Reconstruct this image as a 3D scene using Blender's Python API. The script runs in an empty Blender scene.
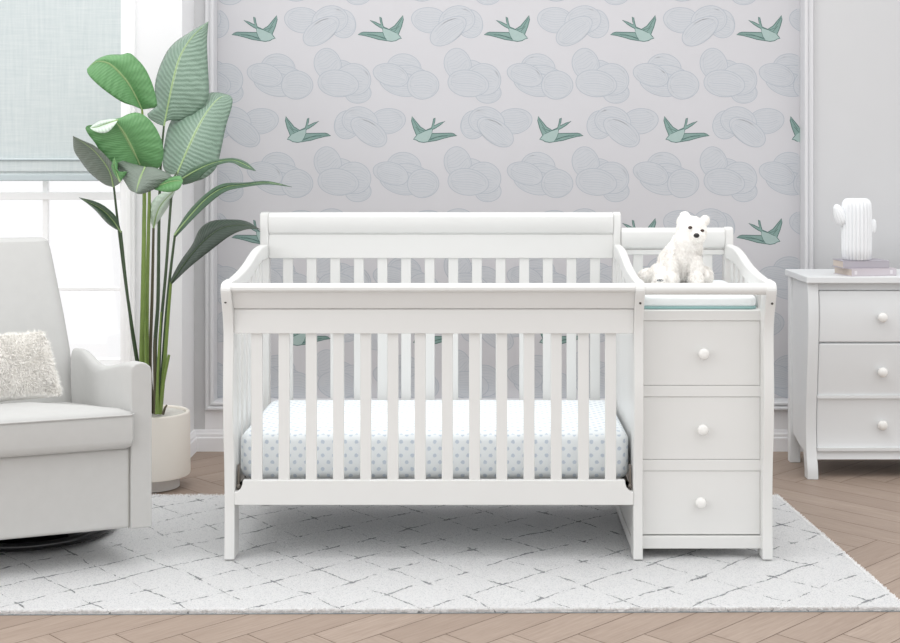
import bpy, bmesh, math, random
from mathutils import Vector, Matrix, noise
from mathutils.geometry import tessellate_polygon
random.seed(7)
PI = math.pi
C = bpy.context.scene.collection
F, CX, HY, H = 1335.0, 485.0, 160.0, 1.303     # camera constants (level camera at the origin looking +Y)
FLOOR = -0.015                                  # top of the rug pile is z = 0

def at(px, py, d):                              # point seen at a pixel, d metres in front of the camera
    return Vector(((px-CX)*d/F, d, H-(py-HY)*d/F))

# ------------------------------------------------------------------ materials
def lin(c):
    r = []
    for v in c:
        v = v/255.0
        r.append(v/12.92 if v <= 0.04045 else ((v+0.055)/1.055)**2.4)
    return (r[0], r[1], r[2], 1.0)

class Nodes:
    def __init__(s, name):
        s.m = bpy.data.materials.new(name); s.m.use_nodes = True
        s.t = s.m.node_tree; s.b = s.t.nodes['Principled BSDF']
    def n(s, typ, **kw):
        nd = s.t.nodes.new(typ)
        for k, v in kw.items(): setattr(nd, k, v)
        return nd
    def l(s, a, b): s.t.links.new(a, b)
    def setin(s, sock, v):
        if hasattr(v, 'is_output'): s.l(v, sock)
        else: sock.default_value = v
    def math(s, op, a, b=None, c=None, clamp=False):
        nd = s.n('ShaderNodeMath', operation=op); nd.use_clamp = clamp
        s.setin(nd.inputs[0], a)
        if b is not None: s.setin(nd.inputs[1], b)
        if c is not None: s.setin(nd.inputs[2], c)
        return nd.outputs[0]
    def mix(s, f, a, b):
        nd = s.n('ShaderNodeMix', data_type='RGBA')
        s.setin(nd.inputs[0], f); s.setin(nd.inputs[6], a); s.setin(nd.inputs[7], b)
        return nd.outputs[2]
    def noise(s, vec, scale, detail=2, rough=.5):
        nd = s.n('ShaderNodeTexNoise'); nd.inputs['Scale'].default_value = scale
        nd.inputs['Detail'].default_value = detail; nd.inputs['Roughness'].default_value = rough
        s.l(vec, nd.inputs['Vector']); return nd.outputs['Fac']
    def coord(s, which='Object'):
        return s.n('ShaderNodeTexCoord').outputs[which]
    def mapping(s, vec, scale=(1,1,1), rot=(0,0,0)):
        nd = s.n('ShaderNodeMapping'); nd.inputs['Scale'].default_value = scale
        nd.inputs['Rotation'].default_value = rot; s.l(vec, nd.inputs['Vector']); return nd.outputs[0]
    def bump(s, h, strength=.3, dist=.002):
        nd = s.n('ShaderNodeBump'); nd.inputs['Strength'].default_value = strength
        nd.inputs['Distance'].default_value = dist; s.l(h, nd.inputs['Height'])
        s.l(nd.outputs[0], s.b.inputs['Normal'])
    def fin(s, col=None, rough=.5, spec=.5):
        if col is not None: s.setin(s.b.inputs['Base Color'], col)
        s.b.inputs['Roughness'].default_value = rough
        s.b.inputs['Specular IOR Level'].default_value = spec
        return s.m

def paint(name, c, rough=.4, spec=.4, var=.012, scale=6):
    s = Nodes(name); co = s.coord()
    n = s.noise(co, scale, 3)
    a = lin(c); b = tuple(min(1, x*(1-var*3)) for x in a[:3])+(1,)
    s.bump(s.noise(co, 90, 2), .04, .001)
    return s.fin(s.mix(n, a, b), rough, spec)

def fabric(name, c, c2, weave=900, slub=(1,1,1), rough=.9, bs=.25):
    s = Nodes(name); co = s.coord()
    n1 = s.noise(s.mapping(co, slub), 26, 4, .6)
    wx = s.n('ShaderNodeTexWave', wave_type='BANDS', bands_direction='X'); wx.inputs['Scale'].default_value = weave/6
    wz = s.n('ShaderNodeTexWave', wave_type='BANDS', bands_direction='Z'); wz.inputs['Scale'].default_value = weave/6
    s.l(co, wx.inputs['Vector']); s.l(co, wz.inputs['Vector'])
    hh = s.math('ADD', s.math('ADD', wx.outputs['Fac'], wz.outputs['Fac']), s.math('MULTIPLY', n1, 2.0))
    s.bump(hh, bs, .0006)
    s.b.inputs['Sheen Weight'].default_value = .15
    return s.fin(s.mix(n1, lin(c), lin(c2)), rough, .2)

M = {}
M['crib'] = paint('white_lacquer', (226,226,224), .36, .45)
M['dresser'] = paint('white_dresser_paint', (226,228,229), .4, .4)
M['wall'] = paint('white_wall_paint', (205,205,206), .75, .2)
M['trim'] = paint('white_trim_paint', (216,216,218), .5, .3)
M['wpanel'] = paint('window_wall_paint', (236,236,237), .7, .2)
M['sash'] = paint('window_sash_paint', (252,252,252), .45, .3)
M['dark'] = paint('dark_metal', (66,62,58), .4, .5)
M['zinc'] = paint('zinc_metal', (120,112,104), .35, .6)
M['black'] = paint('black_gloss_metal', (12,12,16), .16, .6)
M['knob'] = paint('white_knob_lacquer', (240,239,236), .22, .6)
M['seam'] = paint('seam_thread', (168,167,162), .9, .1)
M['chair'] = fabric('light_grey_upholstery', (196,196,194), (189,189,187))
M['pot'] = paint('matte_cream_ceramic', (240,234,225), .6, .3)
M['potbase'] = paint('grey_pot_foot', (222,220,217), .6, .3)
M['gravel'] = paint('pale_gravel', (226,223,216), .9, .2, .1, 60)
M['ceramic'] = paint('white_glazed_ceramic', (240,242,244), .25, .6)
M['fur'] = paint('white_plush_fur', (249,246,242), .95, .1, 0)
M['longfur'] = paint('ivory_shaggy_fur', (253,251,247), .9, .1, 0)
M['nose'] = paint('black_plush_nose', (22,20,22), .35, .5)
M['eye'] = paint('brown_bead_eye', (58,34,24), .15, .7)
M['pawpad'] = paint('slate_paw_pad', (70,84,92), .7, .3)
M['pad'] = fabric('pale_aqua_pad_cover', (242,246,247), (237,242,243), 700)
M['padshade'] = fabric('aqua_pad_base_shade', (150,184,182), (142,177,175), 700)  # base shadow of the pad, painted as a darker aqua
M['paper'] = paint('page_block_paper', (214,202,192), .8, .2, .06, 120)
M['bookA'] = paint('grey_lavender_cover', (178,174,182), .55, .3)
M['bookB'] = paint('pale_mauve_cover', (204,197,203), .55, .3)
M['booktxt'] = paint('book_spine_mark', (226,222,226), .5, .3)
M['blindhem'] = fabric('blind_hem_fabric', (196,206,209), (190,200,203), 500, (8,1,.6))

s = Nodes('roman_blind_linen'); co = s.coord()
n1 = s.noise(s.mapping(co, (14,1,.9)), 6, 4, .6); n2 = s.noise(s.mapping(co, (1,1,16)), 7, 4, .6)
mx = s.math('MULTIPLY', s.math('ADD', n1, n2), .5)
r = s.n('ShaderNodeMapRange'); r.inputs[1].default_value=.35; r.inputs[2].default_value=.65; s.l(mx, r.inputs[0])
s.bump(mx, .3, .001); M['blind'] = s.fin(s.mix(r.outputs[0], lin((212,218,218)), lin((196,205,206))), .9, .1)

M['wainscot_lit'] = paint('brightened_wainscot_paint', (240,240,242), .6, .2)  # low wall and baseboard colour lightened to replace missing light
# wallpaper inks
M['wp'] = paint('lilac_grey_wallpaper', (203,202,205), .8, .15)
M['cloud'] = paint('pale_cloud_ink', (197,199,203), .8, .15, .02, 40)
M['cloudline'] = paint('blue_grey_line_ink', (174,180,188), .8, .15)
M['cloudline2'] = paint('soft_line_ink', (183,188,194), .8, .15)
M['birdwing'] = paint('sage_wing_ink', (138,164,158), .8, .15, .05, 80)
M['birdbody'] = paint('light_sage_ink', (170,190,186), .8, .15, .04, 80)
M['birdline'] = paint('dark_sage_line_ink', (86,114,110), .8, .15)

# glass
s = Nodes('clear_window_glass')
tr = s.n('ShaderNodeBsdfTransparent'); gl = s.n('ShaderNodeBsdfGlossy'); gl.inputs['Roughness'].default_value = .02
mixs = s.n('ShaderNodeMixShader'); mixs.inputs[0].default_value = .06
s.l(tr.outputs[0], mixs.inputs[1]); s.l(gl.outputs[0], mixs.inputs[2])
s.l(mixs.outputs[0], s.t.nodes['Material Output'].inputs['Surface']); M['glass'] = s.m

# herringbone oak, UV: u along the plank, v across it (metres, offset per plank)
s = Nodes('herringbone_oak'); uv = s.coord('UV')
at_ = s.n('ShaderNodeAttribute', attribute_name='tone')
g1 = s.noise(s.mapping(uv, (2.2,34,1)), 3, 5, .65); g2 = s.noise(s.mapping(uv, (6,150,1)), 3, 3, .6)
g3 = s.noise(s.mapping(uv, (1,5,1)), 2.2, 2)
g = s.math('ADD', s.math('MULTIPLY', g1, .55), s.math('ADD', s.math('MULTIPLY', g2, .25), s.math('MULTIPLY', g3, .2)))
r = s.n('ShaderNodeMapRange'); r.inputs[1].default_value=.36; r.inputs[2].default_value=.66; s.l(g, r.inputs[0])
c1 = s.mix(r.outputs[0], lin((150,133,120)), lin((176,159,146)))
c2 = s.mix(s.math('MULTIPLY', at_.outputs['Fac'], .45), c1, lin((142,124,111)))
s.bump(g2, .15, .0006); M['oak'] = s.fin(c2, .5, .3)
M['gap'] = paint('plank_joint', (112,92,80), .8, .1)

# dotted sheet : dots on the top (x,y) and on the sides (x,z)
s = Nodes('dotted_crib_sheet'); co = s.coord(); geo = s.n('ShaderNodeNewGeometry')
sx = s.n('ShaderNodeSeparateXYZ'); s.l(co, sx.inputs[0])
sn = s.n('ShaderNodeSeparateXYZ'); s.l(geo.outputs['Normal'], sn.inputs[0])
up = s.math('GREATER_THAN', sn.outputs[2], .7)
side = s.math('GREATER_THAN', s.math('ABSOLUTE', sn.outputs[0]), .7)
U = s.math('ADD', s.math('MULTIPLY', sx.outputs[0], s.math('SUBTRACT', 1.0, side)), s.math('MULTIPLY', sx.outputs[1], side))
V = s.math('ADD', s.math('MULTIPLY', sx.outputs[1], up), s.math('MULTIPLY', sx.outputs[2], s.math('SUBTRACT', 1.0, up)))
PV, PU = .0225, .037
vv = s.math('DIVIDE', V, PV); row = s.math('FLOOR', vv)
par = s.math('MULTIPLY', s.math('FRACT', s.math('MULTIPLY', row, .5)), 1.0)
uu = s.math('ADD', s.math('DIVIDE', U, PU), par)
fu = s.math('MULTIPLY', s.math('SUBTRACT', s.math('FRACT', uu), .5), PU)
fv = s.math('MULTIPLY', s.math('SUBTRACT', s.math('FRACT', vv), .5), PV)
dd = s.math('SQRT', s.math('ADD', s.math('MULTIPLY', fu, fu), s.math('MULTIPLY', fv, fv)))
nn = s.noise(co, 150, 2)
dd = s.math('ADD', dd, s.math('MULTIPLY', s.math('SUBTRACT', nn, .5), .006))
dot = s.n('ShaderNodeMapRange'); dot.inputs[1].default_value=.0072; dot.inputs[2].default_value=.0056; s.l(dd, dot.inputs[0])
s.bump(s.noise(co, 8, 3), .3, .008)
M['sheet'] = s.fin(s.mix(dot.outputs[0], lin((242,247,249)), lin((206,216,227))), .9, .15)

# rug: white pile, dashed grey diamond lattice woven in
s = Nodes('white_shag_rug'); co = s.coord()
wob = s.n('ShaderNodeTexNoise'); wob.inputs['Scale'].default_value = 3.2; wob.inputs['Detail'].default_value = 4; s.l(co, wob.inputs['Vector'])
wv = s.n('ShaderNodeVectorMath', operation='SUBTRACT'); s.l(wob.outputs['Color'], wv.inputs[0]); wv.inputs[1].default_value = (.5,.5,.5)
ws = s.n('ShaderNodeVectorMath', operation='SCALE'); s.l(wv.outputs[0], ws.inputs[0]); ws.inputs['Scale'].default_value = .095
wa = s.n('ShaderNodeVectorMath', operation='ADD'); s.l(co, wa.inputs[0]); s.l(ws.outputs[0], wa.inputs[1])
sp = s.n('ShaderNodeSeparateXYZ'); s.l(wa.outputs[0], sp.inputs[0])
def per_of(ang, spacing):
    a = math.radians(ang); ca, sa = math.cos(a), math.sin(a)
    p = s.math('ADD', s.math('MULTIPLY', sp.outputs[0], -sa/spacing), s.math('MULTIPLY', sp.outputs[1], ca/spacing))
    return s.math('ABSOLUTE', s.math('SUBTRACT', s.math('FRACT', p), .5))
def family(ang, spacing, wid, seed, thr, other):
    a = math.radians(ang); ca, sa = math.cos(a), math.sin(a)
    per = s.math('ADD', s.math('MULTIPLY', sp.outputs[0], -sa/spacing), s.math('MULTIPLY', sp.outputs[1], ca/spacing))
    alo = s.math('ADD', s.math('MULTIPLY', sp.outputs[0], ca), s.math('MULTIPLY', sp.outputs[1], sa))
    dist = s.math('ABSOLUTE', s.math('SUBTRACT', s.math('FRACT', per), .5))
    cmb = s.n('ShaderNodeCombineXYZ'); s.l(s.math('MULTIPLY', alo, 15.0), cmb.inputs[0])
    s.l(s.math('MULTIPLY', s.math('FLOOR', per), 7.31), cmb.inputs[1]); cmb.inputs[2].default_value = seed
    dn = s.noise(cmb.outputs[0], 1.0, 3, .7)
    nf = s.n('ShaderNodeMapRange'); s.l(per_of(*other), nf.inputs[0]); nf.inputs[1].default_value=.20; nf.inputs[2].default_value=.05
    w = s.math('MULTIPLY', s.math('SUBTRACT', s.math('ADD', dn, s.math('MULTIPLY', nf.outputs[0], .05)), thr, clamp=True), wid/spacing*5.5)
    w = s.math('MULTIPLY', w, s.math('ADD', .6, s.math('MULTIPLY', nf.outputs[0], .35)))
    mr = s.n('ShaderNodeMapRange'); s.l(s.math('DIVIDE', dist, s.math('ADD', w, .0001)), mr.inputs[0])
    mr.inputs[1].default_value = 1.5; mr.inputs[2].default_value = .4
    return mr.outputs[0]
fa = family(42, .17, .0052, 1.3, .43, (-48,.17)); fb = family(-48, .17, .0044, 5.1, .46, (42,.17))
line = s.math('MAXIMUM', fa, fb)
fine = s.noise(co, 210, 3, .8); fine2 = s.noise(co, 480, 2, .8)
line = s.math('MULTIPLY', line, s.math('SUBTRACT', s.math('MULTIPLY', fine, 2.2), .25), clamp=True)
spk = s.n('ShaderNodeMapRange'); s.l(fine, spk.inputs[0]); spk.inputs[1].default_value=.50; spk.inputs[2].default_value=.66
base = s.mix(s.math('MULTIPLY', spk.outputs[0], .5), lin((250,250,250)), lin((176,181,186)))
s.bump(s.math('SUBTRACT', s.math('ADD', s.math('MULTIPLY', fine, 1.2), fine2), s.math('MULTIPLY', line, .8)), .9, .006)
M['rug'] = s.fin(s.mix(line, base, lin((118,121,125))), .95, .1)
M['rugback'] = paint('rug_backing', (150,160,164), .9, .1)
M['rugpile'] = paint('rug_pile_fibre', (250,250,250), .95, .1)

def leafmat(name, c1, c2, midrib_col, rough=.4, rib=26, bs=.22):
    s = Nodes(name); uv = s.coord('UV')
    sp = s.n('ShaderNodeSeparateXYZ'); s.l(uv, sp.inputs[0])          # u: base->tip, v: -1..1 across
    av = s.math('ABSOLUTE', sp.outputs[1])
    nz = s.noise(s.mapping(uv, (3,1.2,1)), 3, 3)
    ph = s.math('ADD', s.math('SUBTRACT', sp.outputs[0], s.math('MULTIPLY', av, .16)), s.math('MULTIPLY', nz, .03))
    w = s.math('SINE', s.math('MULTIPLY', ph, rib*6.283))
    w01 = s.math('MULTIPLY_ADD', w, .5, .5)
    fine = s.noise(s.mapping(uv, (90,2,1)), 3, 2)
    f = s.math('ADD', s.math('MULTIPLY', w01, .45), s.math('MULTIPLY', fine, .4), clamp=True)
    rib_ = s.n('ShaderNodeMapRange'); s.l(av, rib_.inputs[0]); rib_.inputs[1].default_value=.06; rib_.inputs[2].default_value=.03
    col = s.mix(s.math('MULTIPLY', rib_.outputs[0], .6), s.mix(f, lin(c1), lin(c2)), lin(midrib_col))  # midrib tinted with its own paler colour
    s.bump(s.math('ADD', w01, s.math('MULTIPLY', fine, .8)), bs, .005)
    s.b.inputs['Transmission Weight'].default_value = 0
    return s.fin(col, rough, .5)
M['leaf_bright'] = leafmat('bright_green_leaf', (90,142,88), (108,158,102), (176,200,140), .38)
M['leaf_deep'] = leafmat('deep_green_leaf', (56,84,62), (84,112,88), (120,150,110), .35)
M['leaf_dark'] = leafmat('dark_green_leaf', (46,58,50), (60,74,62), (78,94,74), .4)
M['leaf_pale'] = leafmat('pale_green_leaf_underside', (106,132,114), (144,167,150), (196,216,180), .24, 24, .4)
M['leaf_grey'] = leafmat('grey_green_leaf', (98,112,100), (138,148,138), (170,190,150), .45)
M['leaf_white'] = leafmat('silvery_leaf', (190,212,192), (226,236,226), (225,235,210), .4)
M['stem_green'] = paint('green_stem', (128,152,78), .4, .4, .1, 25)
M['midrib'] = paint('pale_midrib', (160,186,132), .4, .4)
M['stem_dark'] = paint('dark_green_stem', (74,92,66), .4, .4, .12, 25)
M['stem_brown'] = paint('brown_sheath_stem', (104,98,78), .5, .3, .12, 25)

# ------------------------------------------------------------------ object helpers
def tag(o, label=None, cat=None, group=None, kind=None):
    if label: o['label'] = label
    if cat: o['category'] = cat
    if group: o['group'] = group
    if kind: o['kind'] = kind
    return o
def empty(name, loc, label, cat, rz=0, group=None):
    o = bpy.data.objects.new(name, None); C.objects.link(o)
    o.location = loc; o.rotation_euler = (0,0,rz); o.empty_display_size = .1
    return tag(o, label, cat, group)
def world_matrix(o):
    if o is None: return Matrix()
    m = Matrix.Translation(o.location) @ o.rotation_euler.to_matrix().to_4x4()
    return world_matrix(o.parent) @ m
class MB:
    """collects shapes in one bmesh; coordinates are world (or local when build(local=True))"""
    def __init__(s): s.bm = bmesh.new(); s.uv = None
    def face(s, pts, mi=0):
        vs = [s.bm.verts.new(p) for p in pts]
        f = s.bm.faces.new(vs); f.material_index = mi; return f
    def box(s, x0,x1,y0,y1,z0,z1, mi=0):
        v = [s.bm.verts.new(p) for p in ((x0,y0,z0),(x1,y0,z0),(x1,y1,z0),(x0,y1,z0),(x0,y0,z1),(x1,y0,z1),(x1,y1,z1),(x0,y1,z1))]
        for q in ((3,2,1,0),(4,5,6,7),(0,1,5,4),(1,2,6,5),(2,3,7,6),(3,0,4,7)):
            f = s.bm.faces.new([v[i] for i in q]); f.material_index = mi
        return s
    def prism(s, prof, a0, a1, axis='x', mi=0):
        """closed 2-D profile extruded along an axis: x -> profile (y,z); y -> (x,z); z -> (x,y)"""
        mk = {'x': lambda p,a:(a,p[0],p[1]), 'y': lambda p,a:(p[0],a,p[1]), 'z': lambda p,a:(p[0],p[1],a)}[axis]
        A = [s.bm.verts.new(mk(p,a0)) for p in prof]; B = [s.bm.verts.new(mk(p,a1)) for p in prof]
        n = len(prof)
        fs = [s.bm.faces.new(A), s.bm.faces.new(B[::-1])]
        for i in range(n): fs.append(s.bm.faces.new((A[i],B[i],B[(i+1)%n],A[(i+1)%n])))
        for f in fs: f.material_index = mi
        return s
    def loft(s, rings, cap=True, closed=True, mi=0):
        R = [[s.bm.verts.new(p) for p in r] for r in rings]; n = len(rings[0])
        for a,b in zip(R, R[1:]):
            for i in range(n if closed else n-1):
                f = s.bm.faces.new((a[i],a[(i+1)%n],b[(i+1)%n],b[i])); f.material_index = mi
        if cap:
            for r in (R[0][::-1], R[-1]):
                f = s.bm.faces.new(r); f.material_index = mi
        return s
    def lathe(s, cx, cy, prof, n=40, mi=0, flute=None):
        rings = []
        for (r, z) in prof:
            ring = []
            for i in range(n):
                a = 2*PI*i/n; rr = r*(1+(flute(a) if flute else 0))
                ring.append((cx+rr*math.cos(a), cy+rr*math.sin(a), z))
            rings.append(ring)
        return s.loft(rings, True, True, mi)
    def tube(s, pts, radii, n=10, mi=0):
        pts = [Vector(p) for p in pts]; rings = []
        for i,p in enumerate(pts):
            t = (pts[min(i+1,len(pts)-1)]-pts[max(i-1,0)]).normalized()
            u = t.cross(Vector((0,1,0.02))).normalized(); v = t.cross(u)
            r = radii[i] if hasattr(radii,'__len__') else radii
            rings.append([p+u*r*math.cos(2*PI*k/n)+v*r*math.sin(2*PI*k/n) for k in range(n)])
        return s.loft(rings, True, True, mi)
    def ball(s, c, r, seg=16, mi=0, rot=None):
        r = r if hasattr(r,'__len__') else (r,r,r)
        mat = Matrix.Translation(c) @ (rot.to_4x4() if rot else Matrix()) @ Matrix.Diagonal((r[0],r[1],r[2],1))
        res = bmesh.ops.create_uvsphere(s.bm, u_segments=seg, v_segments=max(6,seg//2+2), radius=1, matrix=mat)
        for v in res['verts']:
            for f in v.link_faces: f.material_index = mi
        return s
    def build(s, name, mats, parent=None, bevel=0, seg=2, smooth=True, ang=35, local=False, norm=True):
        if norm: bmesh.ops.recalc_face_normals(s.bm, faces=s.bm.faces[:])
        me = bpy.data.meshes.new(name)
        if parent is not None and not local: s.bm.transform(world_matrix(parent).inverted())
        s.bm.to_mesh(me); s.bm.free()
        for m in (mats if isinstance(mats,(list,tuple)) else [mats]): me.materials.append(m)
        o = bpy.data.objects.new(name, me); C.objects.link(o)
        if parent is not None: o.parent = parent
        if smooth:
            me.polygons.foreach_set('use_smooth', [True]*len(me.polygons))
            me.set_sharp_from_angle(angle=math.radians(ang))
        if bevel:
            b = o.modifiers.new('bevel','BEVEL'); b.width = bevel; b.segments = seg
            b.limit_method = 'ANGLE'; b.angle_limit = math.radians(30); b.harden_normals = True
        return o
def B(x0,x1,y0,y1,z0,z1): return MB().box(x0,x1,y0,y1,z0,z1)
def smooth_curve(pts, n=8):                     # Catmull-Rom through 2-D / 3-D points
    P = [Vector(p) for p in pts]; out = []
    for i in range(len(P)-1):
        p0 = P[max(i-1,0)]; p1 = P[i]; p2 = P[i+1]; p3 = P[min(i+2,len(P)-1)]
        for k in range(n):
            t = k/n
            out.append(.5*((2*p1)+(p2-p0)*t+(2*p0-5*p1+4*p2-p3)*t*t+(3*p1-p0-3*p2+p3)*t**3))
    out.append(P[-1]); return out
def resample(pts, n):
    L = [0]
    for a,b in zip(pts, pts[1:]): L.append(L[-1]+(b-a).length)
    out = []; j = 0
    for i in range(n):
        t = L[-1]*i/(n-1)
        while j < len(L)-2 and L[j+1] < t: j += 1
        seg = L[j+1]-L[j]; f = 0 if seg == 0 else (t-L[j])/seg
        out.append(pts[j].lerp(pts[j+1], min(1,max(0,f))))
    return out
def evaluated(o):
    dg = bpy.context.evaluated_depsgraph_get(); dg.update()
    return bpy.data.meshes.new_from_object(o.evaluated_get(dg))
def fur_strands(me, count, length, width, comb=Vector((0,0,-.6)), curl=.5, seed=1, keep=None, lfun=None):
    """blades grown on a mesh surface, returned as a bmesh"""
    rnd = random.Random(seed); me.calc_loop_triangles()
    vs = me.vertices; tris = me.loop_triangles; acc = []; tot = 0
    for t in tris: tot += t.area; acc.append(tot)
    import bisect
    bm = bmesh.new()
    for _ in range(count):
        t = tris[min(len(tris)-1, bisect.bisect(acc, rnd.random()*tot))]
        a,b,c = (vs[i].co for i in t.vertices)
        u,v = rnd.random(), rnd.random()
        if u+v > 1: u,v = 1-u,1-v
        p = a+(b-a)*u+(c-a)*v; n = Vector(t.normal)
        if keep and not keep(p, n): continue
        L = length*(.6+.8*rnd.random())*(lfun(p) if lfun else 1)
        j = Vector((rnd.uniform(-1,1),rnd.uniform(-1,1),rnd.uniform(-1,1)))*curl
        cl = noise.noise_vector(p*14)*.9
        d = (n*.8+comb+j*.6+cl).normalized()
        if d.dot(n) < .15: d = (d+n*(.25-d.dot(n))).normalized()
        sd = d.cross(Vector((rnd.uniform(-1,1),rnd.uniform(-1,1),rnd.uniform(-1,1)))).normalized()*width
        m = p+d*L*.5; e = p+(d+comb*.35+j*.3).normalized()*L
        v0 = bm.verts.new(p-n*.001-sd); v1 = bm.verts.new(p-n*.001+sd)
        v2 = bm.verts.new(m+sd*.8); v3 = bm.verts.new(m-sd*.8); v4 = bm.verts.new(e)
        bm.faces.new((v0,v1,v2,v3)); bm.faces.new((v3,v2,v4))
    return bm
def mesh_obj(name, bm, mat, parent=None, local=False):
    mb = MB(); mb.bm.free(); mb.bm = bm
    return mb.build(name, mat, parent, ang=180, norm=False, local=local)

# ------------------------------------------------------------------ camera, sky, light
cam = bpy.data.cameras.new('camera'); co_ = bpy.data.objects.new('camera', cam); C.objects.link(co_)
co_.location = (0,0,H); co_.rotation_euler = (PI/2,0,0)
cam.sensor_width = 36; cam.lens = F/900*36; cam.shift_x = (450-CX)/900; cam.shift_y = -(321.5-HY)/900
cam.clip_start = .05; bpy.context.scene.camera = co_
W = bpy.data.worlds.new('overcast_sky'); bpy.context.scene.world = W; W.use_nodes = True
nt = W.node_tree; bg = nt.nodes['Background']
tc = nt.nodes.new('ShaderNodeTexCoord'); sx_ = nt.nodes.new('ShaderNodeSeparateXYZ'); nt.links.new(tc.outputs['Generated'], sx_.inputs[0])
rp = nt.nodes.new('ShaderNodeValToRGB'); nt.links.new(sx_.outputs[2], rp.inputs[0])
rp.color_ramp.elements[0].position = 0.0; rp.color_ramp.elements[0].color = (.93,.93,.94,1)
rp.color_ramp.elements[1].position = .8; rp.color_ramp.elements[1].color = (1.40,1.40,1.40,1)
mr_ = nt.nodes.new('ShaderNodeMapRange'); nt.links.new(sx_.outputs[1], mr_.inputs[0])     # the sky is brighter beyond the window
mr_.inputs[1].default_value = -.6; mr_.inputs[2].default_value = .6; mr_.inputs[3].default_value = .90; mr_.inputs[4].default_value = 1.0
vm = nt.nodes.new('ShaderNodeVectorMath'); vm.operation = 'SCALE'; nt.links.new(rp.outputs[0], vm.inputs[0]); nt.links.new(mr_.outputs[0], vm.inputs['Scale'])
nt.links.new(vm.outputs[0], bg.inputs['Color']); bg.inputs['Strength'].default_value = 1.12
def area(name, loc, target, size, power, col=(1,1,1)):
    l = bpy.data.lights.new(name,'AREA'); l.shape='RECTANGLE'; l.size, l.size_y = size; l.energy = power; l.color = col
    o = bpy.data.objects.new(name,l); C.objects.link(o); o.location = loc
    o.rotation_euler = (Vector(target)-Vector(loc)).to_track_quat('-Z','Y').to_euler()
area('added_left_fill', (-3.6,2.2,2.3), (.2,4.8,.3), (2.4,2.0), 26)  # added fill from the left, as if from an unseen window
area('added_overhead_fill', (-.2,4.3,3.4), (-.2,4.9,0), (3.0,2.0), 30)  # unseen soft fill added overhead for more top light
vs = bpy.context.scene.view_settings
vs.view_transform = 'Standard'; vs.look = 'None'; vs.gamma = 1; vs.exposure = 0; vs.use_curve_mapping = False

# ------------------------------------------------------------------ floor
def clipped(poly, x0,x1,y0,y1):
    for ax,lim,sg in ((0,x0,1),(0,x1,-1),(1,y0,1),(1,y1,-1)):
        out = []
        for i in range(len(poly)):
            a,b = poly[i], poly[(i+1)%len(poly)]
            da,db = (a[ax]-lim)*sg, (b[ax]-lim)*sg
            if da >= 0: out.append(a)
            if (da >= 0) != (db >= 0):
                t = da/(da-db); out.append((a[0]+(b[0]-a[0])*t, a[1]+(b[1]-a[1])*t))
        poly = out
        if len(poly) < 3: return []
    return poly
def make_floor():
    X0,X1,Y0,Y1 = -3.4,3.4,2.2,6.12
    w = .130; n = 10; L = w*n; g = .0012
    bm = bmesh.new(); uvl = bm.loops.layers.uv.new('UVMap'); tone = bm.faces.layers.float.new('tone')
    q = math.sqrt(.5)
    def add(x,y,sx,sy,vert):
        pts = [(x+g,y+g),(x+sx-g,y+g),(x+sx-g,y+sy-g),(x+g,y+sy-g)]
        rp_ = [((a-b)*q+.35, (a+b)*q+3.62) for a,b in pts]
        poly = clipped(rp_, X0,X1,Y0,Y1)
        if not poly: return
        f = bm.faces.new([bm.verts.new((a,b,FLOOR)) for a,b in poly]); f[tone] = random.random()
        ou,ov = random.random()*20, random.random()*20
        for lp in f.loops:
            a,b = lp.vert.co.x-.35, lp.vert.co.y-3.62
            px,py = (a+b)*q, (b-a)*q
            lp[uvl].uv = ((py if vert else px)+ou, (px if vert else py)+ov)
    for i in range(-60,61):
        for j in range(-8,9):
            ox,oy = i*w+j*L, -i*w+j*L
            add(ox,oy,L,w,False); add(ox,oy-L,w,L,True)
    f = bm.faces.new([bm.verts.new(p) for p in ((X0,Y0,FLOOR-.0015),(X1,Y0,FLOOR-.0015),(X1,Y1,FLOOR-.0015),(X0,Y1,FLOOR-.0015))]); f.material_index = 1
    me = bpy.data.meshes.new('floor'); bm.to_mesh(me); bm.free()
    me.materials.append(M['oak']); me.materials.append(M['gap'])
    o = bpy.data.objects.new('floor', me); C.objects.link(o); tag(o, kind='structure')
make_floor()

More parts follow.
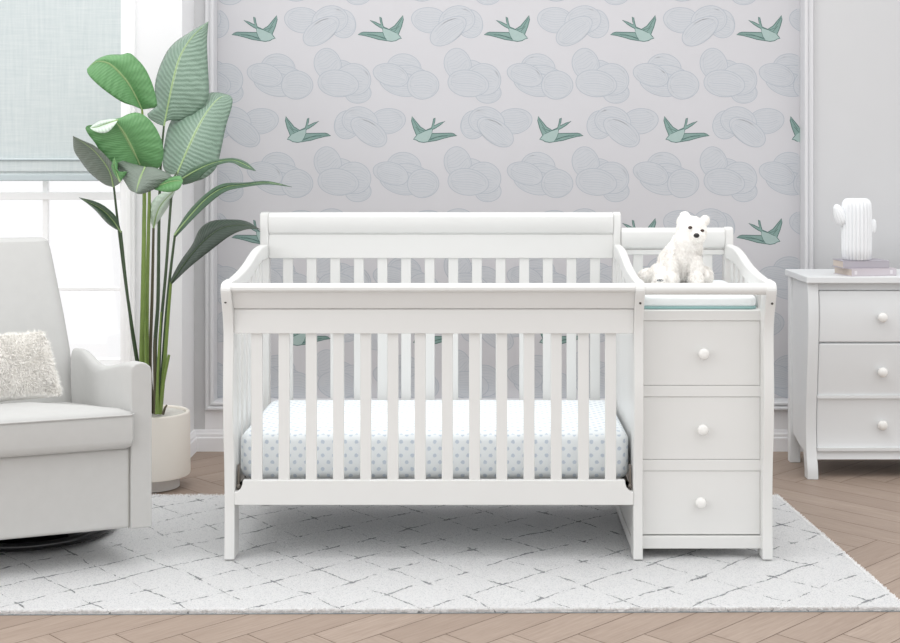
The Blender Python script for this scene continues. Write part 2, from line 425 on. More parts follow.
# ------------------------------------------------------------------ back wall with its papered recess
YW, YP = 6.05, 6.13                 # wall face, paper face
XL, XR, ZB, ZT = -1.2300, 1.4480, .2080, 2.45
S = YP/F
def wp(px, py): return ((px-CX)*S, H-(py-HY)*S)
def make_wall():
    m = MB()
    xr = 3.4
    m.box(-1.45, XL, YW, YP+.08, FLOOR, 2.75); m.box(XR, xr, YW, YP+.08, FLOOR, 2.75)
    m.box(XL-.039, 3.4, YW-.001, YW+.02, FLOOR, ZB-.02, 8); m.box(XL, XR, YW, YP+.08, FLOOR, ZB); m.box(XL, XR, YW, YP+.08, ZT, 2.75)
    m.face([(XL,YP,ZB),(XR,YP,ZB),(XR,YP,ZT),(XL,YP,ZT)], 1)
    cnt = [0]
    def y_(k): return YP-.0002-.00003*k
    def poly(pts, mi, k):
        pts = clipped(pts, XL, XR, ZB, ZT)
        if not pts: return
        V3 = [Vector((a,b,0)) for a,b in pts]
        vs_ = [m.bm.verts.new((a, y_(k), b)) for a,b in pts]
        for t in tessellate_polygon([V3]):
            try: f = m.bm.faces.new([vs_[i] for i in t]); f.material_index = mi
            except ValueError: pass
    def stroke(pts, wid, mi, k, close=False):
        P = [Vector(p) for p in pts]; n = len(P); Lr = []
        for i in range(n):
            a = P[(i-1)%n] if close else P[max(i-1,0)]; b = P[(i+1)%n] if close else P[min(i+1,n-1)]
            t = (b-a); t = t.normalized() if t.length else Vector((1,0)); nn = Vector((-t.y,t.x))*wid/2
            Lr.append((P[i]+nn, P[i]-nn))
        for i in range(n if close else n-1):
            a,b = Lr[i], Lr[(i+1)%n]
            q = [(a[0].x,a[0].y),(a[1].x,a[1].y),(b[1].x,b[1].y),(b[0].x,b[0].y)]
            if any(not (XL < x < XR and ZB < z < ZT) for x,z in q): continue
            f = m.face([(x, y_(k), z) for x,z in q], mi)
    def ell(cx,cy,rx,ry,rot,sc=1,n=30, wob=.03, sd=0):
        a = math.radians(rot); o = []
        for i in range(n):
            t = 2*PI*i/n; r = sc*(1+wob*math.sin(2*t+sd)+wob*.6*math.sin(3*t+sd*2))
            x,y = rx*r*math.cos(t), ry*r*math.sin(t)
            o.append((cx+x*math.cos(a)-y*math.sin(a), cy+x*math.sin(a)+y*math.cos(a)))
        return o
    def cloud(ox, oy, lobes, mir, wdt):
        k = 1
        for li,(cx,cy,rx,ry,rot) in enumerate(lobes):
            def T(pts): return [wp(ox+(wdt-x if mir else x), oy+y) for x,y in pts]
            poly(T(ell(cx,cy,rx,ry,rot,sd=li)), 2, k)
            stroke(T(ell(cx,cy,rx,ry,rot,sd=li)), .0030, 3, k+1, True)
            e = ell(cx+.6,cy+.4,rx,ry,rot,.86,sd=li+1); a0 = random.randrange(30)
            stroke(T([e[(a0+i)%30] for i in range(22)]), .0022, 4, k+1)
            ar = math.radians(rot)
            for c_ in (-.72,-.5,-.3,-.12,.08,.26,.45,.66):          # strands running along the lobe
                t0 = -.9+random.random()*.35; t1 = .9-random.random()*.35; pts = []
                for i in range(15):
                    t = t0+(t1-t0)*i/14; y = ry*(c_+.10*math.sin(3*t+li))*math.sqrt(max(0,1-t*t)); x = rx*t*.96
                    pts.append((cx+x*math.cos(ar)-y*math.sin(ar), cy+x*math.sin(ar)+y*math.cos(ar)))
                stroke(T(pts), .0018, 4 if abs(c_) > .1 else 3, k+1)
            k += 2
    cA = [(58,20,13,14,10),(28,20,15,10,20),(17,16,17,13,8),(45,16,18,14,-5),(36,27,21,11,-33)]
    c1 = [(31,13,17,13,0),(36,22,19,11,5),(28,30,21,12,14),(18,21,18,11,20),(50,31,16,14,10)]
    c2 = [(45,44,13,11,-10),(30,24,14,12,20),(15,16,13,17,-25),(40,31,18,16,15),(25,35,21,13,10)]
    bird = [(140,226),(158,215),(175,210),(235,211),(300,212),(298,188),(278,178),(250,160),(217,133),(250,145),(287,163),(283,140),(280,112),(290,118),(296,150),(304,176),(340,192),(375,170),(408,130),(429,103),(432,130),(420,175),(400,225),(410,238),(420,250),(400,255),(385,265),(355,270),(315,264),(270,257),(220,242),(180,232)]
    body = [(300,182),(345,196),(385,215),(408,238),(420,250),(400,255),(385,265),(355,269),(322,264),(300,214)]
    feath = [[(160,222),(230,224),(318,250)],[(200,228),(270,236),(318,256)],[(350,196),(385,185),(424,120)],[(375,205),(405,170)],[(300,182),(345,196),(385,215)],[(300,212),(310,240),(325,262)]]
    def bird_at(cx, cy, mir):
        def T(pts): return [wp(cx+(-1 if mir else 1)*(x-286)/6.43, cy+(y-190)/6.43) for x,y in pts]
        poly(T(bird), 5, 1); poly(T(body), 6, 2); stroke(T(bird), .0034, 7, 3, True)
        for ff in feath: stroke(T(ff), .0024, 7, 3)
    for rep in (0, 203):
        for x in (158,285,412,538,664,790): cloud(x, 4+rep, cA, False, 71)
        for k in range(-1,6):
            if 100 < 254.5+126.2*k < 900: bird_at(254.5+126.2*k, 29+rep, False)
        for x in (207,334,460.5,586.7,712.5): cloud(x, 105+rep, cA, True, 71)
        for k in range(-1,5): bird_at(308+126.2*k, 130+rep, True)
        for yy in (54+rep, 152.5+rep):
            for x in (121,247,373,507,633,759): cloud(x, yy, c1, False, 66)
            for x in (185,313,443,571,699): cloud(x, yy-5.5, c2, False, 58)
    for x in (121,247,373,507,633,759): cloud(x, -44, c1, False, 66)
    for x in (185,313,443,571,699): cloud(x, -50, c2, False, 58)
    bmesh.ops.recalc_face_normals(m.bm, faces=m.bm.faces[:])
    o = m.build('wall_back', [M['wall'],M['wp'],M['cloud'],M['cloudline'],M['cloudline2'],M['birdwing'],M['birdbody'],M['birdline'],M['wainscot_lit']], smooth=False, norm=False)
    tag(o, kind='structure')
make_wall()

# picture-frame moulding round the paper: mitred profile
def frame_moulding(name, x0,x1,z0,z1, y, prof, mat):
    """prof: (outward, forward) pairs"""
    m = MB(); rings = []
    for (cx,cz,sx,sz) in ((x0,z0,-1,-1),(x1,z0,1,-1),(x1,z1,1,1),(x0,z1,-1,1)):
        rings.append([(cx+sx*o, y-f, cz+sz*o) for o,f in prof])
    rings.append(rings[0])
    m.loft(rings, cap=False)
    bmesh.ops.remove_doubles(m.bm, verts=m.bm.verts[:], dist=1e-5)
    return tag(m.build(name, mat, ang=25), kind='structure')
prof = [(-.0015,-.0775),(-.0015,.010),(.004,.016),(.011,.018),(.014,.010),(.018,.012),(.026,.024),(.032,.024),(.037,.016),(.039,0),(.039,-.01)]
frame_moulding('trim_1', XL,XR,ZB,ZT, YW, prof, M['trim'])
def baseboard(name, pts, h=.097):
    """runs along (x,y) points; normal to the right-hand side of travel is the room"""
    pr = [(0,0),(.016,0),(.016,h*.62),(.012,h*.68),(.012,h*.80),(.007,h*.88),(.005,h*.97),(0,h)]
    m = MB(); rings = []
    P = [Vector(p) for p in pts]
    for i,p in enumerate(P):
        ds = []
        if i > 0: ds.append((P[i]-P[i-1]).normalized())
        if i < len(P)-1: ds.append((P[i+1]-P[i]).normalized())
        ns = [Vector((d.y,-d.x)) for d in ds]
        nn = ns[0] if len(ns)==1 else (ns[0]+ns[1])/(1+ns[0].dot(ns[1]))
        rings.append([(p.x+nn.x*a, p.y+nn.y*a, FLOOR+b) for a,b in pr])
    m.loft(rings)
    return tag(m.build(name, M['wainscot_lit'], ang=20), kind='structure')
# ------------------------------------------------------------------ window wall (stands 35 cm forward of the papered wall)
YF = 5.81; XC = -1.3187
WX0, WX1, WZ0, WZ1 = -2.95, -1.580, .38, 2.30
def make_window_wall():
    m = MB()
    m.box(WX1, XC, YF, YW, FLOOR, 2.75); m.box(-3.4, WX0, YF, YW-.15, FLOOR, 2.75)
    m.box(WX0, WX1, YF, YW-.15, FLOOR, WZ0); m.box(WX0, WX1, YF, YW-.15, WZ1, 2.75)
    tag(m.build('wall_left', M['wpanel'], smooth=False), kind='structure')
make_window_wall()
baseboard('baseboard_left', [(-3.4,YF),(XC,YF),(XC,YW),(-1.0,YW)])
baseboard('baseboard_back', [(-1.0,YW),(3.4,YW)])
def make_window():
    wx = empty('window_1', ((WX0+WX1)/2, YF, WZ0), None, None); tag(wx, kind='structure')
    cas = [(-.0015,-.058),(-.0015,.012),(.010,.014),(.012,.022),(.026,.022),(.030,.030),(.044,.030),(.050,.022),(.058,.018),(.058,-.004)]
    m = MB(); rings = []
    for (cx,cz,sx,sz) in ((WX0,WZ0,-1,-1),(WX1,WZ0,1,-1),(WX1,WZ1,1,1),(WX0,WZ1,-1,1)):
        rings.append([(cx+sx*o, YF-f, cz+sz*o) for o,f in cas])
    rings.append(rings[0]); m.loft(rings, cap=False); bmesh.ops.remove_doubles(m.bm, verts=m.bm.verts[:], dist=1e-5)
    m.build('window_casing', M['sash'], wx, ang=25)
    yb = YF+.055
    def z(py): return H-(py-HY)*(yb+.01)/F
    def x(px): return (px-CX)*(yb+.01)/F
    m = MB()                                  # sash frame with rails and glazing bars
    m.box(WX1-.018, WX1, yb-.02, yb+.03, WZ0, WZ1); m.box(WX0, WX0+.035, yb-.02, yb+.03, WZ0, WZ1)
    m.box(WX0,WX1, yb-.02, yb+.03, WZ0, WZ0+.05); m.box(WX0,WX1, yb-.02, yb+.03, WZ1-.05, WZ1)
    m.box(WX0,WX1, yb-.015, yb+.025, z(199.6), z(192)); m.box(WX0,WX1, yb, yb+.02, z(290.5), z(287))
    m.box(WX0,WX1, yb, yb+.02, 1.68, 1.70)
    for px in (46, -62, -170): m.box(x(px)-.012, x(px)+.012, yb-.001, yb+.021, WZ0, WZ1)
    m.build('window_sash', M['sash'], wx, bevel=.003)
    B(WX0,WX1, yb+.008, yb+.012, WZ0, WZ1).build('glass_pane', M['glass'], wx, smooth=False)
make_window()
# roman blind
rb = empty('roman_blind', ((WX0+WX1)/2, YF-.01, WZ1), 'pale aqua linen roman blind lowered over the top of the window', 'blind')
zb = H-(181-HY)*5.79/F
def blind():
    def z(py): return H-(py-HY)*5.79/F
    m = MB(); x0,x1 = WX0-.002, WX1+.004
    prof = [(0,WZ1),(0,z(158)),(-.014,z(161)),(-.016,z(171)),(-.006,z(173)),(-.012,z(175)),(-.012,z(180)),(-.004,zb),(.002,zb),(.004,z(165)),(.006,WZ1)]
    m.prism([(YF-.012+a, b) for a,b in prof], x0, x1, 'x')
    m.build('shade_cloth', M['blind'], rb, ang=30)
    B(x0, x1, YF-.034, YF-.024, z(160.5), z(158.6)).build('fold_seam', M['blindhem'], rb, bevel=.003)
    B(x0, x1, YF-.029, YF-.017, z(180.8), z(174.5)).build('hem_bar', M['blindhem'], rb, bevel=.004)
    B(x0, x1, YF-.03, YF+.03, WZ1-.03, WZ1+.02).build('headrail', M['sash'], rb, bevel=.003)
blind()

# ------------------------------------------------------------------ rug
def make_rug():
    c = [(-1.98,3.858),(1.232,3.897),(1.140,5.205),(-1.98,5.205)]     # front left, front right, back right, back left
    NX,NY = 640,280
    r = empty('shag_rug', (-.4,4.5,FLOOR), 'large white shag rug with dashed grey diamond lines on the wood floor', 'rug')
    bm = bmesh.new(); rows = []
    for j in range(NY+1):
        v = j/NY; row = []
        for i in range(NX+1):
            u = i/NX
            x = (c[0][0]*(1-u)+c[1][0]*u)*(1-v)+(c[3][0]*(1-u)+c[2][0]*u)*v
            y = (c[0][1]*(1-u)+c[1][1]*u)*(1-v)+(c[3][1]*(1-u)+c[2][1]*u)*v
            e = min(u*3.1,(1-u)*3.1,v*1.34,(1-v)*1.34)          # metres from the edge
            n = noise.noise(Vector((x*170,y*170,0)))*.0021+noise.noise(Vector((x*60,y*60,4)))*.0012
            h = -.0042+n*1.3
            if e < .007: h -= (1-e/.007)**2*.006
            if i in (0,NX) or j in (0,NY):
                h = -.0125
            w_ = noise.noise(Vector((x*30,y*30,9)))*.003+noise.noise(Vector((x*160,y*160,2)))*.004
            row.append(bm.verts.new((x+(w_ if i in(0,NX) else 0), y+(w_ if j in (0,NY) else 0), h)))
        rows.append(row)
    for j in range(NY):
        for i in range(NX): bm.faces.new((rows[j][i],rows[j][i+1],rows[j+1][i+1],rows[j+1][i]))
    mesh_obj('pile', bm, M['rug'], r)
    m = MB(); g = .001
    m.prism([(c[0][0],c[0][1]-g),(c[1][0]+g,c[1][1]-g),(c[2][0]+g,c[2][1]+g),(c[3][0],c[3][1]+g)], FLOOR, -.0125, 'z')
    m.build('backing', M['rugback'], r, smooth=False)
    # loose fibres along the border
    bm = bmesh.new(); rnd = random.Random(3)
    def edge(a, b, cnt, out):
        for _ in range(cnt):
            t = rnd.random(); x = a[0]+(b[0]-a[0])*t; y = a[1]+(b[1]-a[1])*t
            k = rnd.random()*.008; x -= out[0]*k; y -= out[1]*k
            z0 = -.010+rnd.random()*.007
            d = Vector((out[0]*rnd.uniform(-.1,.9)+rnd.uniform(-.6,.6), out[1]*rnd.uniform(-.1,.9)+rnd.uniform(-.3,.3), rnd.uniform(.0,.9))).normalized()
            L = rnd.uniform(.004,.009); w = .0012
            p = Vector((x,y,z0)); sd = Vector((rnd.uniform(-1,1),rnd.uniform(-.3,.3),rnd.uniform(-1,1))).normalized()*w
            e = p+d*L; e.z = max(e.z, -.013)
            bm.faces.new([bm.verts.new(q) for q in (p-sd,p+sd,e+sd*.6,e-sd*.6)])
    edge(c[0],c[1],15000,(0,-1)); edge(c[1],c[2],3500,(1,.05)); edge(c[3],c[2],7000,(0,1))
    o = mesh_obj('border_fringe', bm, M['rugpile'], r); tag(o, kind='stuff')
make_rug()

# ------------------------------------------------------------------ crib with attached changing table
crib = empty('crib', (.04,4.7,0), 'white sleigh crib with attached three-drawer changing table on the rug', 'crib')
cm = M['crib']
XA0,XA1 = -.850,-.817           # left end
XM0,XM1 = .484,.5145             # middle end, shared with the changer
XZ0,XZ1 = .905,.938             # right end
YB = 5.045                      # back line
FRONT = [(4.350,0),(4.353,.10),(4.355,.19),(4.350,.30),(4.334,.43),(4.328,.55),(4.334,.66),(4.336,.74),(4.326,.79),(4.306,.84),(4.291,.872),(4.287,.888)]
def post_profile():
    f = smooth_curve(FRONT, 4); pr = [(p.x,p.y) for p in f]
    pr += [(4.293,.900),(4.306,.907),(4.325,.910),(4.39,.912)]
    back = [(p.x+(.078 if p.y>.12 else .080), p.y) for p in f if p.y < .88][::-1]
    return pr+[(4.40,.87)]+back
def srail_profile(th=.055):
    top = smooth_curve([(4.315,.905),(4.42,.914),(4.53,.923),(4.62,.934),(4.70,.947),(4.79,.966),(4.87,.979),(4.95,.984),(YB-.01,.985)], 5)
    return [(p.x,p.y) for p in top]+[(p.x,p.y-th) for p in top[::-1]]
for (x0,x1) in ((XA0,XA1),(XM0,XM1),(XZ0,XZ1)):
    MB().prism(post_profile(), x0, x1).build('front_post', cm, crib, bevel=.006, seg=3, ang=50)
    MB().prism(srail_profile(), x0+.001, x1-.001).build('side_top_rail', cm, crib, bevel=.008, seg=3, ang=50)
    bp = {XA0:(225.9,302),XM0:(640,303),XZ0:(771.6,303.4)}[x0]; q = at(bp[0],bp[1],4.312)
    MB().tube([(q.x,4.3035,q.z),(q.x,4.335,q.z)], .0040, 12).build('bolt_cap', M['dark'], crib)
    for k in range(6):                                      # end slats
        y = 4.495+k*.090
        topz = .87+(.0 if y<4.6 else (min(y,4.9)-4.6)*.16)
        zb_ = .25 if x0 < .5 else .80
        B((x0+x1)/2-.008,(x0+x1)/2+.008, y-.023, y+.023, zb_, topz+.02).build('end_slat', cm, crib, bevel=.002)
for (x0,x1) in ((XA0,XA1),):
    B(x0+.006,x1-.006, 4.44, YB-.02, .17, .26).build('end_bottom_rail', cm, crib, bevel=.003)
# back posts
def back_post(x0,x1,top):
    pr = [(YB,0),(YB+.055,0),(YB+.055,.2),(YB+.05,top-.03),(YB+.040,top-.004),(YB+.02,top),(YB-.004,top-.006),(YB-.010,top-.04),(YB-.004,top-.10),(YB,top-.16)]
    MB().prism(pr, x0, x1).build('back_post', cm, crib, bevel=.004, ang=50)
back_post(XA0, XA0+.033, 1.106); back_post(XM0, XM1-.001, 1.106); back_post(XZ1-.033, XZ1, 1.050)
# back panel of the crib: rolled cap, flat apron, slats, bottom rail
def rolled_cap(x0,x1,z0,z1,y,name):
    h = z1-z0
    pr = [(y+.004,z0),(y-.006,z0+.1*h),(y-.012,z0+.3*h),(y-.016,z0+.6*h),(y-.014,z0+.82*h),(y-.004,z0+.95*h),(y+.012,z1),(y+.03,z1-.002),(y+.042,z0+.86*h),(y+.044,z0+.5*h),(y+.034,z0)]
    MB().prism(pr, x0, x1).build(name, cm, crib, bevel=.003, ang=60)
rolled_cap(XA0+.033, XM0, 1.021, 1.105, YB, 'back_cap_rail')
B(XA0+.033, XM0, YB, YB+.028, .932, 1.022).build('back_apron', cm, crib, bevel=.002)
rolled_cap(XM1, XZ1-.033, .966, 1.047, YB, 'changer_back_cap_rail')
B(XM1, XZ1-.033, YB+.002, YB+.028, .945, .965).build('changer_back_apron', cm, crib, bevel=.002)
for k in range(14):
    x = (288+23.62*k-CX)*5.055/F
    B(x-.0185,x+.0185, YB+.006, YB+.022, .255, .935).build('back_slat', cm, crib, bevel=.002)
B(XA0+.033, XM0, YB, YB+.028, .18, .26).build('back_bottom_rail', cm, crib, bevel=.003)
for px in (638,662.3,686,707.5):
    x = (px-CX)*5.055/F
    B(x-.0185,x+.0185, YB+.006, YB+.022, .78, .95).build('changer_back_slat', cm, crib, bevel=.002)
# crib front
pr = [(4.338,.8200),(4.326,.840),(4.318,.862),(4.308,.876),(4.298,.878),(4.291,.884),(4.290,.893),(4.297,.902),(4.310,.905),(4.328,.904),(4.342,.898),(4.352,.88),(4.374,.8200)]
MB().prism(pr, XA1, XM0).build('front_rolled_rail', cm, crib, bevel=.0015, ang=40)
B(XA1, XM0, 4.344, 4.376, .738, .8180).build('front_apron', cm, crib, bevel=.002)
for k in range(14):
    x = (257.4+27.15*k-CX)*4.37/F
    B(x-.0180,x+.0180, 4.356, 4.370, .25, .745).build('front_slat', cm, crib, bevel=.002)
def bottom_rail():
    r_ = .042; pts = [(XA1,.178),(XM0,.178),(XM0,.259-r_*.9)]
    pts += [(XM0-r_*math.sin(t*PI/2/8)*.55-.004, .259-r_*.9*(math.cos(t*PI/2/8))) for t in range(9)]
    pts += [(XA1+r_*math.sin(t*PI/2/8)*.55+.004, .259-r_*.9*(math.cos(t*PI/2/8))) for t in range(8,-1,-1)]
    pts += [(XA1,.259-r_*.9)]
    MB().prism(pts, 4.350, 4.374, 'y').build('front_bottom_rail', cm, crib, bevel=.003)
bottom_rail()
# mattress support: spring frame and brackets
m = MB(); m.box(XA1+.01,XM0-.01,4.40,4.425,.222,.240); m.box(XA1+.01,XM0-.01,4.98,5.005,.222,.240)
m.box(XA1+.01,XA1+.03,4.40,5.0,.222,.240); m.box(XM0-.03,XM0-.01,4.40,5.0,.222,.240)
for k in range(1,12):
    x = XA1+.01+(XM0-XA1-.02)*k/12; m.box(x-.003,x+.003,4.42,4.99,.228,.234)
m.build('mattress_spring_frame', M['zinc'], crib, smooth=False)
for x in (XA1+.004, XM0-.010):
    m = MB(); m.box(x,x+.006,4.386,4.408,.19,.30); m.ball((x+.003,4.384,.232),.008,12); m.build('support_bracket', M['zinc'], crib)
# ---- changer cabinet
B(XM0+.004, XM0+.018, 4.41, YB, .012, .806).build('cabinet_side_panel', cm, crib, bevel=.002)
m = MB(); m.box(XM0, XM0+.004, 4.425, YB, .012, .05); m.box(XM0, XM0+.004, 4.425, YB, .085, .17); m.build('cabinet_side_rail', cm, crib, bevel=.001)
B(XZ0+.008, XZ0+.022, 4.41, YB, .06, .806).build('cabinet_side_panel', cm, crib, bevel=.002)
B(XM1-.01, XZ0+.01, YB-.004, YB+.008, .06, .80).build('cabinet_back_panel', cm, crib)
B(XM0+.02, XZ0+.008, 4.392, YB, .795, .8095).build('changer_deck', cm, crib, bevel=.002)
def ZD(py): return H-(py-160)*4.39/F
for a,b in ((320.6,310.3),(396.6,385.6),(470.6,459.6)): B(XM1-.004, XZ0+.004, 4.387, 4.410, ZD(a), ZD(b)).build('drawer_divider_rail', cm, crib, bevel=.0015)
B(XM1-.004, XZ0+.004, 4.380, 4.410, ZD(548), ZD(535.5)).build('cabinet_plinth_rail', cm, crib, bevel=.003)
B(XM1, XZ0, 4.41, YB-.01, .07, .08).build('cabinet_bottom_panel', cm, crib)
for (a,b,kx,ky) in ((385.4,320.8,704,354),(459.4,396.8,703,430),(534.6,470.8,701,503)):
    root_x = (XM1+XZ0)/2
    d = B(XM1+.0002, XZ0-.0002, 4.390, 4.411, ZD(a)+.0001, ZD(b)-.0001).build('drawer', cm, crib, bevel=.0025)
    m = MB(); x0,x1 = XM1+.012, XZ0-.012
    m.box(x0,x1,4.412,4.96,ZD(a)+.012,ZD(a)+.02); m.box(x0,x0+.012,4.412,4.96,ZD(a)+.012,ZD(b)-.04); m.box(x1-.012,x1,4.412,4.96,ZD(a)+.012,ZD(b)-.04)
    m.build('drawer_box', cm, d)
    p = at(kx,ky,4.372)
    m = MB(); kp = [(.0,-.030),(.008,-.030),(.0155,-.026),(.0185,-.019),(.0165,-.011),(.010,-.007),(.0085,-.003),(.0095,.004)]
    rings = [[(p.x+(r+.0003)*math.cos(2*PI*i/24), p.y+.018+y, p.z+(r+.0003)*math.sin(2*PI*i/24)) for i in range(24)] for r,y in kp]
    m.loft(rings).build('knob', M['knob'], d, ang=60)
# changer front bar
pr = [(4.312+.022*math.cos(t*PI/8), .8865+.0190*math.sin(t*PI/8)) for t in range(16)]
MB().prism(pr, XM1-.001, XZ0+.001).build('changer_front_rail', cm, crib, ang=50)

# ------------------------------------------------------------------ mattress (fitted sheet)
def rounded_slab(x0,x1,y0,y1,z0,z1,r,rc,crown=0,n=6, nx=40, ny=18):
    """soft box: superellipse-rounded vertical corners and edges, subdivided top"""
    bm = bmesh.new()
    bmesh.ops.create_cube(bm, size=1, matrix=Matrix.Translation(((x0+x1)/2,(y0+y1)/2,(z0+z1)/2)) @ Matrix.Diagonal((x1-x0,y1-y0,z1-z0,1)))
    ve = [e for e in bm.edges if abs(e.verts[0].co.z-e.verts[1].co.z) > 1e-4]
    bmesh.ops.bevel(bm, geom=ve, offset=rc, segments=6, profile=.5, affect='EDGES')
    he = [e for e in bm.edges if abs(e.verts[0].co.z-e.verts[1].co.z) < 1e-5 and any(abs(f.normal.z) < .5 for f in e.link_faces) and any(abs(f.normal.z) > .9 for f in e.link_faces)]
    bmesh.ops.bevel(bm, geom=he, offset=r, segments=n, profile=.5, affect='EDGES')
    m = MB(); m.bm.free(); m.bm = bm; return m
mt = rounded_slab(-.8130, .4780, 4.414, 5.035, .2415, .403, .034, .045)
mo = mt.build('mattress', M['sheet'], ang=60)
tag(mo, 'crib mattress in a white sheet with pale blue dots', 'mattress')
# ------------------------------------------------------------------ changing pad
pd = empty('changing_pad', (.70,4.70,.81), 'pale aqua changing pad on top of the white changing table', 'changing pad')
m = rounded_slab(XM1+.004, XZ0-.005, 4.41, 5.02, .817, .853, .012, .03); m.build('pad_cover', M['pad'], pd, ang=60)
m = rounded_slab(XM1+.003, XZ0-.004, 4.408, 5.022, .810, .819, .004, .03); m.build('pad_base_shade', M['padshade'], pd, ang=60)  # thin band carrying the pad's painted base shadow

# ------------------------------------------------------------------ plush bear
def make_bear():
    D = 4.74; s_ = D/F
    root = empty('plush_polar_bear', at(684,290,D), 'white plush polar bear sitting on the changing pad', 'plush toy')
    root.location.z = .855
    blobs = [ # px, py, depth, radii in px (x, y(depth), z)
        (679,272,D+.035,(21,22,21)), (682,256,D+.012,(18.5,19,18)), (686,245,D,(16,16,14)), (691.5,231,D-.01,(15.3,16,15.2)),
        (697,236,D-.055,(7.5,10,6.5)), (685,216.5,D,(5,4,5.5)), (705,220,D,(4.6,4,5.2)),
        (671.5,268,D-.035,(7.5,8,14)), (671,282,D-.05,(7,9,8)), (695,268,D-.035,(7.5,8,14)), (696,282,D-.05,(7,9,8)),
        (662,279,D-.005,(12,18,11)), (703,281,D+.01,(9,15,9)), (650,276,D+.03,(12,10,8)), (660,288,D-.05,(7,9,6)), (686,240,D-.03,(12,10,10)), (682,223,D,(5,8,8))]
    m = MB()
    for (px,py,d,r) in blobs:
        c = at(px,py,d); rr = [q*s_ for q in r]
        c.z = max(c.z, .862+rr[2]*.92)
        m.ball(c, rr, 20)
    o = m.build('body', M['fur'], root, ang=180)
    rm = o.modifiers.new('r','REMESH'); rm.mode='VOXEL'; rm.voxel_size=.0035; rm.use_smooth_shade=True
    sm = o.modifiers.new('s','SMOOTH'); sm.iterations=6; sm.factor=.6
    me = evaluated(o); o.modifiers.clear(); me.materials.clear(); me.materials.append(M['fur'])
    for v in me.vertices:
        v.co += v.normal*(noise.noise(v.co*70)*.0022)
    o.data = me; me.polygons.foreach_set('use_smooth',[True]*len(me.polygons))
    hz = at(691,246,D).z-root.location.z
    fb = fur_strands(me, 26000, .011, .0006, Vector((0,-.1,-.75)), .5, 5, keep=lambda p,n: p.z > .012,
                     lfun=lambda p: .45 if p.z > hz else 1)
    tag(mesh_obj('fur', fb, M['fur'], root, local=True), kind='stuff')
    for (px,py,r) in ((690.2,227.6,.0065),(702.3,230.6,.0060)):
        MB().ball(at(px,py,D-.070), (r*1.2,.005,r*.9), 14).build('eye', M['eye'], root, ang=180)
    MB().ball(at(696.5,235.5,D-.096), (.0105,.009,.0085), 16).build('nose', M['nose'], root, ang=180)
    MB().ball(at(660.5,280.3,D-.075), (.013,.008,.0055), 14).build('paw_pad', M['pawpad'], root, ang=180)
make_bear()

